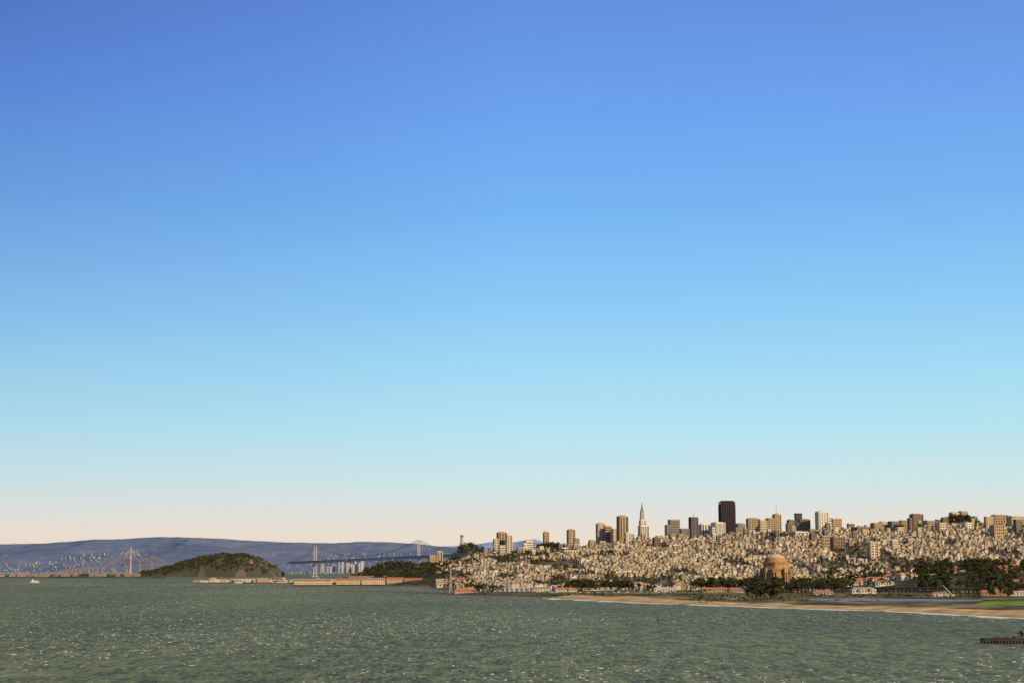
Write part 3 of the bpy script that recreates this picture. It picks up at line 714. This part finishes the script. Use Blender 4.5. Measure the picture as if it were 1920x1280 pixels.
for a,b in zip(st[:-1],st[1:]):
    for off in(-11,11):
        g.beam(P3(a,deckz(a),off),P3(b,deckz(b),off),1.8,grey); g.beam(P3(a,deckz(a)-9,off),P3(b,deckz(b)-9,off),1.6,grey)
        g.beam(P3(a,deckz(a)-9,off),P3((a+b)/2,deckz(a),off),1.0,grey); g.beam(P3((a+b)/2,deckz(a),off),P3(b,deckz(b)-9,off),1.0,grey)
    q=[P3(a,deckz(a)+.5,-11),P3(b,deckz(b)+.5,-11),P3(b,deckz(b)+.5,11),P3(a,deckz(a)+.5,11)]; gt.face([tuple(v) for v in q],(.3,.28,.27))
    q=[P3(a,deckz(a)-8,-11),P3(b,deckz(b)-8,-11),P3(b,deckz(b)-8,11),P3(a,deckz(a)-8,11)]; gt.face([tuple(v) for v in q],(.3,.28,.27))
link('truss',g.mesh('truss',M_paint),parent=bridge); link('road_deck',gt.mesh('road_deck',M_paint),parent=bridge)
def cable(s0,z0,s1,z1,sag):
    g=Geo(); N_=40
    for off in(-7,7):
        prev=None
        for k in range(N_+1):
            t=k/N_; s=s0+(s1-s0)*t; z=z0+(z1-z0)*t-sag*4*t*(1-t); z=max(z,deckz(s)+2)
            p=P3(s,z,off)
            if prev is not None:g.beam(prev,p,.95,grey)
            if k%2==0: g.beam(P3(s,deckz(s),off),p,.25,grey)
            prev=p
    link('cable',g.mesh('cable',M_paint),parent=bridge)
cable(0,zt1,Ls,zt2,62); cable(sA,deckz(sA)+2,0,zt1,22); cable(Ls,zt2,sB,deckz(sB)+2,18)

# cantilever bridge with single spire tower
d=10400; cb=thing('cantilever_bridge','brown steel cantilever truss bridge with new spire tower','bridge',[])
c=(.24,.185,.17)
def Q(u,v,off=0): return Vector((bx(u,d),d+off,zh(v,d)))
g=Geo(); low=[(115,1070),(150,1066.5),(180,1063.5),(200,1062),(215,1060.5),(237,1059),(262,1058),(285,1057),(310,1057),(335,1057)]
up={200:1056,212:1052,225:1046,237:1040,249:1046,262:1049,274:1046,285:1041,297:1047,310:1053}
def lowv(u): return np.interp(u,[p[0] for p in low],[p[1] for p in low])
us=list(np.arange(115,336,5))
for off in(0,22):
    for a,b in zip(us[:-1],us[1:]): g.beam(Q(a,lowv(a),off),Q(b,lowv(b),off),3.2,c)
    ks=sorted(up)
    for a,b in zip(ks[:-1],ks[1:]):
        g.beam(Q(a,up[a],off),Q(b,up[b],off),1.8,c); g.beam(Q(a,up[a],off),Q(b,lowv(b),off),1.3,c); g.beam(Q(a,lowv(a),off),Q(b,up[b],off),1.3,c); g.beam(Q(a,lowv(a),off),Q(a,up[a],off),1.3,c)
    for a,b in zip(us[:16:1],us[1:17]): g.beam(Q(a,lowv(a)-2.6,off),Q(b,lowv(b)-2.6,off),1.5,c); g.beam(Q(a,lowv(a),off),Q(b,lowv(b)-2.6,off),1,c)
link('truss',g.mesh('truss',M_paint),parent=cb)
g=Geo()
for u in list(range(120,200,8))+[212,237,262,285]:
    for off in(0,22): p=Q(u,lowv(u),off); g.beam(p,(p.x,p.y,-3),3.0,(.34,.26,.22))
link('support_frame',g.mesh('support_frame',M_paint),parent=cb)
g=Geo(); p=Q(249,1026,-60); g.beam((p.x,p.y,-3),p,6,(.55,.38,.29),3.2)
for u in(205,217,229,269,281,293): g.beam(p-Vector((0,0,12)),Q(u,lowv(u),-60),.7,(.45,.36,.3))
link('spire_tower',g.mesh('spire_tower',M_paint),parent=cb)

# ---------------------------------------------------------------- boats
def sailboat_mesh():
    gh=Geo();gm=Geo();gc=Geo()
    L=11;B_=3.2; sec=[]
    for t,bw,zz in((-.5,.75,1.2),(-.2,1,1.1),(.15,.95,1.15),(.4,.45,1.35),(.5,.03,1.5)): sec.append([(t*L,-B_/2*bw,zz),(t*L*.9,-B_/2*bw*.35,-.3),(t*L*.9,B_/2*bw*.35,-.3),(t*L,B_/2*bw,zz)])
    for a,b in zip(sec[:-1],sec[1:]):
        for k in range(3): gh.face([a[k],b[k],b[k+1],a[k+1]][::-1],(.8,.78,.72))
        gh.face([a[0],a[3],b[3],b[0]][::-1],(.6,.5,.38))
    gh.face(sec[0],(.8,.78,.72))
    gc.box(-.5,0,1.1,1.8,4.2,1.9,0,(.78,.76,.7)); gc.box(-.5,0,1.35,1.6,4.25,1.95,0,(.05,.05,.06))
    gm.beam((.8,0,1.1),(.8,0,15),.16,(.75,.72,.66),.11,6); gm.beam((.8,0,2.6),(-4,0,2.5),.2,(.25,.3,.45),.2,6)
    gm.beam((.8,0,15),(5.4,0,1.5),.03,(.4,.4,.4)); gm.beam((.8,0,15),(-5.4,0,1.3),.03,(.4,.4,.4)); gm.beam((.8,-1,8.5),(.8,1,8.5),.06,(.7,.7,.7))
    return [('hull',gh.mesh('hull',M_paint)),('cabin',gc.mesh('cabin',M_paint)),('mast',gm.mesh('mast',M_paint))]
sb=sailboat_mesh()
for r in range(6):
    for k in range(15):
        d=2990+r*52; u=892+k*9+random.uniform(-2,2)
        if random.random()<.12: continue
        o=thing('sailboat','white moored sailboat with bare mast in the harbour','boat',sb,(bx(u,d),d,.1),math.pi/2+random.uniform(-.2,.2),group='sailboats moored in the yacht harbour')
        o.scale=(random.uniform(.8,1.2),)*3
# ferry
d=5050; g=Geo();gc=Geo()
L=34
sec=[]
for t,bw in((-.5,.8),(-.3,1),(.2,1),(.4,.55),(.5,.05)): sec.append([(t*L,-4.2*bw,2.6),(t*L*.95,-3*bw,-.5),(t*L*.95,3*bw,-.5),(t*L,4.2*bw,2.6)])
for a,b in zip(sec[:-1],sec[1:]):
    for k in range(3): g.face([a[k],b[k],b[k+1],a[k+1]][::-1],(.75,.74,.72))
    g.face([a[0],a[3],b[3],b[0]][::-1],(.5,.5,.5))
g.face(sec[0],(.7,.7,.7))
gc.box(-2,0,2.6,5.2,24,7,0,(.82,.8,.76)); gc.box(-2,0,3.5,4.5,24.1,7.1,0,(.06,.07,.09)); gc.box(-2,0,5.2,7.6,18,6,0,(.82,.8,.76)); gc.box(-2,0,6,7,18.1,6.1,0,(.06,.07,.09)); gc.box(4,0,7.6,9.6,5,4,0,(.8,.8,.78)); gc.beam((2,0,9),(2,0,14),.2,(.7,.7,.7))
thing('ferry','small white ferry crossing the bay','ferry',[('hull',g.mesh('hull',M_paint)),('cabin',gc.mesh('cabin',M_paint))],(bx(65,d),d,0),math.pi)
# harbour masts at wharf
g=Geo()
for xx in(-16,0,15): g.beam((xx,0,2),(xx,0,34),.5,(.3,.22,.15),.2); g.beam((xx-5,0,20),(xx+5,0,20),.25,(.3,.22,.15)); g.beam((xx-4,0,26),(xx+4,0,26),.2,(.3,.22,.15))
gh=Geo(); gh.box(0,0,-.5,4,44,9,0,(.12,.09,.08)); gh.box(0,0,4,5,42,8.4,0,(.6,.5,.4)); gh.beam((22,0,4.5),(32,0,8),.4,(.3,.22,.15),.15)
thing('sailing_ship','old three-masted ship moored at the wharf','ship',[('hull',gh.mesh('hull',M_paint)),('mast',g.mesh('mast',M_paint))],(bx(525,4700),4700,0))
# lattice tower on the point
d=2850; x=bx(845,d); z0=gz(x,d); zt=zh(1062,d)-z0; g=Geo(); c=(.5,.42,.33)
for k in range(4):
    a=math.pi/4+k*math.pi/2; g.beam((3*math.cos(a),3*math.sin(a),-2),(.5*math.cos(a),.5*math.sin(a),zt),.35,c,.25)
for k in range(9):
    z=zt*k/9; r=3-2.5*k/9; r2=3-2.5*(k+1)/9; z2=zt*(k+1)/9
    for j in range(4):
        a=math.pi/4+j*math.pi/2; b=a+math.pi/2
        g.beam((r*math.cos(a),r*math.sin(a),z),(r2*math.cos(b),r2*math.sin(b),z2),.2,c); g.beam((r*math.cos(a),r*math.sin(a),z),(r*math.cos(b),r*math.sin(b),z),.2,c)
link('lattice_mast',g.mesh('lattice_mast',M_paint),label='tall pale lattice mast on the harbour point',category='mast').location=(x,d,z0)
# buoys
def buoy(u,d,h,col,label):
    g=Geo();gt=Geo(); g.lathe([(1.0,-.5),(1.3,.2),(1.2,1.0),(.5,1.2)],14,col)
    for k in range(3):
        a=k*2.094; gt.beam((.8*math.cos(a),.8*math.sin(a),1),(.15*math.cos(a),.15*math.sin(a),h*.85),.14,col)
    gt.lathe([(.45,h*.62),(.45,h*.82),(.1,h*.83)],8,col); gt.beam((0,0,h*.8),(0,0,h),.2,(.1,.1,.1))
    thing('buoy',label,'buoy',[('float',g.mesh('float',M_paint)),('light_tower',gt.mesh('light_tower',M_paint))],(bx(u,d),d,0),group='navigation buoys')
buoy(842,1977,7.0,(.05,.07,.05),'dark green navigation buoy on the bay'); buoy(1232,1400,4.6,(.09,.03,.02),'dark red navigation buoy on the bay')

# ---------------------------------------------------------------- near pier with hut
d=975; x0=bx(1836,d); pier=thing('fishing_pier','dark weathered timber pier on close piles','pier',[],(x0,d,0),-.03)
g=Geo(); c=(.06,.045,.035); g.box(70,0,1.9,3.2,140,9,0,c,bottom=True,top=(.10,.08,.065))
for i in range(70): g.box(1+2*i,-4.6,1.2,1.9,.5,.5,0,c,bottom=True)
g.box(70,-4.6,3.2,3.6,140,.3,0,c)
for i in range(34):
    xx=rng.uniform(8,60); g.box(xx,rng.uniform(-3,3),3.2,3.5+rng.uniform(.2,1.3)*(1 if xx>16 else .4),rng.uniform(.6,2.6),rng.uniform(.5,2),rng.uniform(0,1),c)
link('deck',g.mesh('deck',M_paint),parent=pier)
g=Geo(); g.beam((0,-4.2,-4),(0,-4.2,1.9),.5,c,n=8); g.beam((0,4.2,-4),(0,4.2,1.9),.5,c,n=8); g.beam((0,-4.2,.2),(0,4.2,1.8),.2,c); pm=g.mesh('piling',M_paint)
for i in range(70): o=link('piling',pm,parent=pier); o.location=(.6+1.95*i+random.uniform(-.2,.2),0,0)
g=Geo(); g.box(30,.5,3.25,4.3,22,7,0,(.13,.10,.08)); g.box(30,.5,4.3,6.6,12,6,0,(.11,.085,.07)); g.box(28,-2.56,4.9,6.0,1.6,.1,0,(.4,.38,.33),bottom=True); g.gable(30,.5,6.62,1.5,12,6,0,(.13,.1,.09),c); g.beam((22,0,4.3),(22,0,8.3),.18,c); g.box(22,0,5.8,6.8,1.6,.6,0,c,bottom=True)
link('hut',g.mesh('hut',M_paint),parent=pier)

# ---------------------------------------------------------------- crane
d=2380; x=bx(1783,d); z0=gz(x,d); g=Geo(); gbm=Geo(); c=(.62,.55,.44)
for a,b in(((0,-.5,3),(-13,-.5,17)),((0,.5,3),(-13,.5,17)),((0,-.5,4.0),(-13.3,-.5,17.5)),((0,.5,4.0),(-13.3,.5,17.5))): gbm.beam(a,b,.16,c)
for k in range(10):
    t=k/10;t2=(k+1)/10; gbm.beam((-13*t,-.5,3+14*t),(-13*t2,-.5,4+13.5*t2),.12,c)
g.box(1.5,0,1.2,4,5,3,0,(.6,.42,.16)); gt=Geo(); 
for s in(-1,1): gt.box(1,s*1.6,-.5,1.1,6.5,.9,0,(.05,.05,.05))
thing('crawler_crane','crawler crane with white lattice boom raised','crane',[('boom',gbm.mesh('boom',M_paint)),('cab',g.mesh('cab',M_paint)),('track',gt.mesh('track',M_paint))],(x,d,z0))

# ---------------------------------------------------------------- cars
def car_mesh(col):
    g=Geo(); g.box(0,0,.35,.95,4.4,1.8,0,col,bottom=True); g.box(-.2,0,.95,1.5,2.4,1.6,0,(.05,.05,.06),tw=.82); g.box(-.2,0,1.5,1.54,1.9,1.3,0,col)
    for sx in(-1.4,1.4):
        for sy in(-.85,.85): g.beam((sx,sy-.1,.33),(sx,sy+.1,.33),.33,(.03,.03,.03),n=10)
    return g.mesh('parked_car',M_paint)
cm=[(car_mesh(c),n) for c,n in(((.8,.8,.78),'white'),((.5,.5,.5),'silver'),((.08,.08,.09),'black'),((.35,.05,.04),'red'),((.08,.12,.25),'blue'))]
for i in range(150):
    d=random.choice([2760,2790,2905,2925])+random.uniform(-2,2)-0; u=random.uniform(985,1440); x=bx(u,d); z=gz(x,d); me,n=random.choice(cm)
    if z<1.5: continue
    o=link('parked_car',me,label=f'{n} parked car in the waterfront car park',category='car',group='cars parked by the waterfront green'); o.location=(x,d,z+.02); o.rotation_euler=(0,0,random.choice([0,1.57])+random.uniform(-.1,.1)); o.scale=(1.15,)*3

# ---------------------------------------------------------------- rocks along breakwater, whitecap crests
Vs=[];Cs=[]
def rock(x,y,z,s):
    base=np.array([(1,0,0),(-1,0,0),(0,1,0),(0,-1,0),(0,0,1),(0,0,-1)])*s*rng.uniform(.6,1.2,(6,1))+np.array((x,y,z))
    for f in((0,2,4),(2,1,4),(1,3,4),(3,0,4),(2,0,5),(1,2,5),(3,1,5),(0,3,5)):
        for k in f: Vs.append(base[k]); Cs.append(np.array((.14,.10,.07))*rng.uniform(.6,1.4))
for i in range(9,25):
    a=PC[i];b=PC[i+1]; L_=np.linalg.norm(b-a); 
    for k in range(int(L_/2.2)):
        t=rng.random(); p=a+(b-a)*t+rng.normal(0,5,2); rock(p[0],p[1],rng.uniform(-.3,1.0),rng.uniform(.7,1.6))
link('shore_rocks',tri_mesh('shore_rocks',np.array(Vs),np.array(Cs),M_paint),kind='stuff',label='brown riprap boulders along the breakwater shore',category='rocks')
g=Geo(); nC=24000
r_=np.sqrt(rng.uniform(450**2,5200**2,nC)); u_=rng.uniform(-80,2000,nC)
extra=420; r_=np.concatenate([r_,rng.uniform(560,900,extra),rng.uniform(550,1500,3200)]); u_=np.concatenate([u_,2040-np.abs(rng.normal(0,150,extra)),rng.uniform(-80,2000,3200)])
xs_=bx(u_,r_); sd=sdist(xs_,r_); dn=fbm(xs_/150,r_/300,3)
for x,y,s,q in zip(xs_,r_,sd,dn):
    if s>-15 or q<rng.uniform(.28,.55): continue
    w=rng.uniform(.5,1.0)+rng.random()**3*2.2; h=rng.uniform(.08,.34); a=rng.normal(0.1,.35); c,s_=math.cos(a),math.sin(a); dd_=rng.uniform(.5,1.8)
    pts=[]; n=5
    for k in range(n):
        t=(k/(n-1)-.5); pts.append((t*w,dd_*.25*math.cos(t*3)*rng.uniform(.5,1.3),h*max(.12,math.cos(t*2.9))*rng.uniform(.5,1)))
    f=[(x+p[0]*c-p[1]*s_,y+p[0]*s_+p[1]*c,p[2]) for p in pts]
    fr=[(x+p[0]*c-(p[1]-.5)*s_,y+p[0]*s_+(p[1]-.5)*c,.0) for p in pts]
    bk=[(x+p[0]*c-(p[1]+dd_)*s_,y+p[0]*s_+(p[1]+dd_)*c,.02) for p in pts]
    kk=rng.uniform(.3,.8); col=(kk,kk*.92,kk*.66)
    for k in range(n-1):
        g.face([fr[k],fr[k+1],f[k+1],f[k]],col)
        if k%2==0 or rng.random()<.5: g.face([f[k],f[k+1],bk[k+1],bk[k]],col)
link('whitecaps',g.mesh('whitecaps',M_paint),kind='stuff',label='small breaking white wave crests on the bay',category='waves')

# ---------------------------------------------------------------- sky, sun, camera
S=Vector((.66,-.56,.52)).normalized(); elev=math.asin(S.z); az=math.atan2(S.x,S.y)
w=bpy.data.worlds.new('World'); scene.world=w; w.use_nodes=True; nt=w.node_tree; N=nt.nodes; L=nt.links
bg=N['Background']; bg.inputs['Strength'].default_value=.1
sky=N.new('ShaderNodeTexSky'); sky.sky_type='NISHITA'; sky.sun_disc=False; sky.sun_elevation=elev; sky.sun_rotation=az
tc=N.new('ShaderNodeTexCoord'); sp=N.new('ShaderNodeSeparateXYZ'); L.new(tc.outputs['Generated'],sp.inputs[0])
def lin(c): return tuple(((v/255)/12.92 if v/255<=.04045 else ((v/255+.055)/1.055)**2.4) for v in c)+(1,)
mr=N.new('ShaderNodeMapRange'); mr.inputs['From Min'].default_value=0; mr.inputs['From Max'].default_value=.4; L.new(sp.outputs['Z'],mr.inputs['Value'])
cr=N.new('ShaderNodeValToRGB'); L.new(mr.outputs['Result'],cr.inputs['Fac'])
stops=[(0,(240,221,203)),(.0216,(236,224,210)),(.0349,(225,227,222)),(.055,(206,230,234)),(.0882,(180,228,244)),(.1217,(163,220,247)),(.155,(145,207,248)),(.221,(119,182,247)),(.286,(107,162,241)),(.347,(98,144,224)),(.4,(86,130,208))]
el=cr.color_ramp.elements
el[0].position=0; el[0].color=lin(stops[0][1]); el[1].position=1; el[1].color=lin(stops[-1][1])
for z,c in stops[1:-1]: e=el.new(z/.4); e.color=lin(c)
mr2=N.new('ShaderNodeMapRange'); mr2.inputs['From Min'].default_value=-.31; mr2.inputs['From Max'].default_value=.31; L.new(sp.outputs['X'],mr2.inputs['Value'])
cr2=N.new('ShaderNodeValToRGB'); L.new(mr2.outputs['Result'],cr2.inputs['Fac'])
e2=cr2.color_ramp.elements; e2[0].position=0;e2[0].color=(.60,.60,.72,1); e2[1].position=1; e2[1].color=(1.06,1.02,.98,1); q=e2.new(.5); q.color=(1,1,1,1)
mr3=N.new('ShaderNodeMapRange'); mr3.inputs['From Min'].default_value=0; mr3.inputs['From Max'].default_value=.32; L.new(sp.outputs['Z'],mr3.inputs['Value'])
m0=N.new('ShaderNodeMix'); m0.data_type='RGBA'; m0.inputs['A'].default_value=(1,1,1,1); L.new(mr3.outputs['Result'],m0.inputs['Factor']); L.new(cr2.outputs['Color'],m0.inputs['B'])
m1=N.new('ShaderNodeMix'); m1.data_type='RGBA'; m1.blend_type='MULTIPLY'; m1.inputs['Factor'].default_value=1; L.new(cr.outputs['Color'],m1.inputs['A']); L.new(m0.outputs['Result'],m1.inputs['B'])
vs=N.new('ShaderNodeVectorMath'); vs.operation='SCALE'; vs.inputs['Scale'].default_value=10; L.new(m1.outputs['Result'],vs.inputs[0])
m2=N.new('ShaderNodeMix'); m2.data_type='RGBA'; m2.inputs['Factor'].default_value=.94; L.new(sky.outputs['Color'],m2.inputs['A']); L.new(vs.outputs['Vector'],m2.inputs['B'])
L.new(m2.outputs['Result'],bg.inputs['Color'])
sd_=bpy.data.lights.new('sun','SUN'); sd_.energy=5.0; sd_.angle=math.radians(.5); sd_.color=(1,.81,.53)
so=link('sun',sd_); so.rotation_euler=(-S).to_track_quat('-Z','Y').to_euler()
cd=bpy.data.cameras.new('camera'); cam=link('camera',cd); cam.location=(0,0,H); cam.rotation_euler=(math.pi/2+math.atan(425/2970),0,0)
cd.sensor_width=36; cd.lens=36*2970/1920; cd.clip_start=1; cd.clip_end=120000
scene.camera=cam
scene.view_settings.view_transform='Standard'; scene.view_settings.look='None'; scene.view_settings.exposure=0
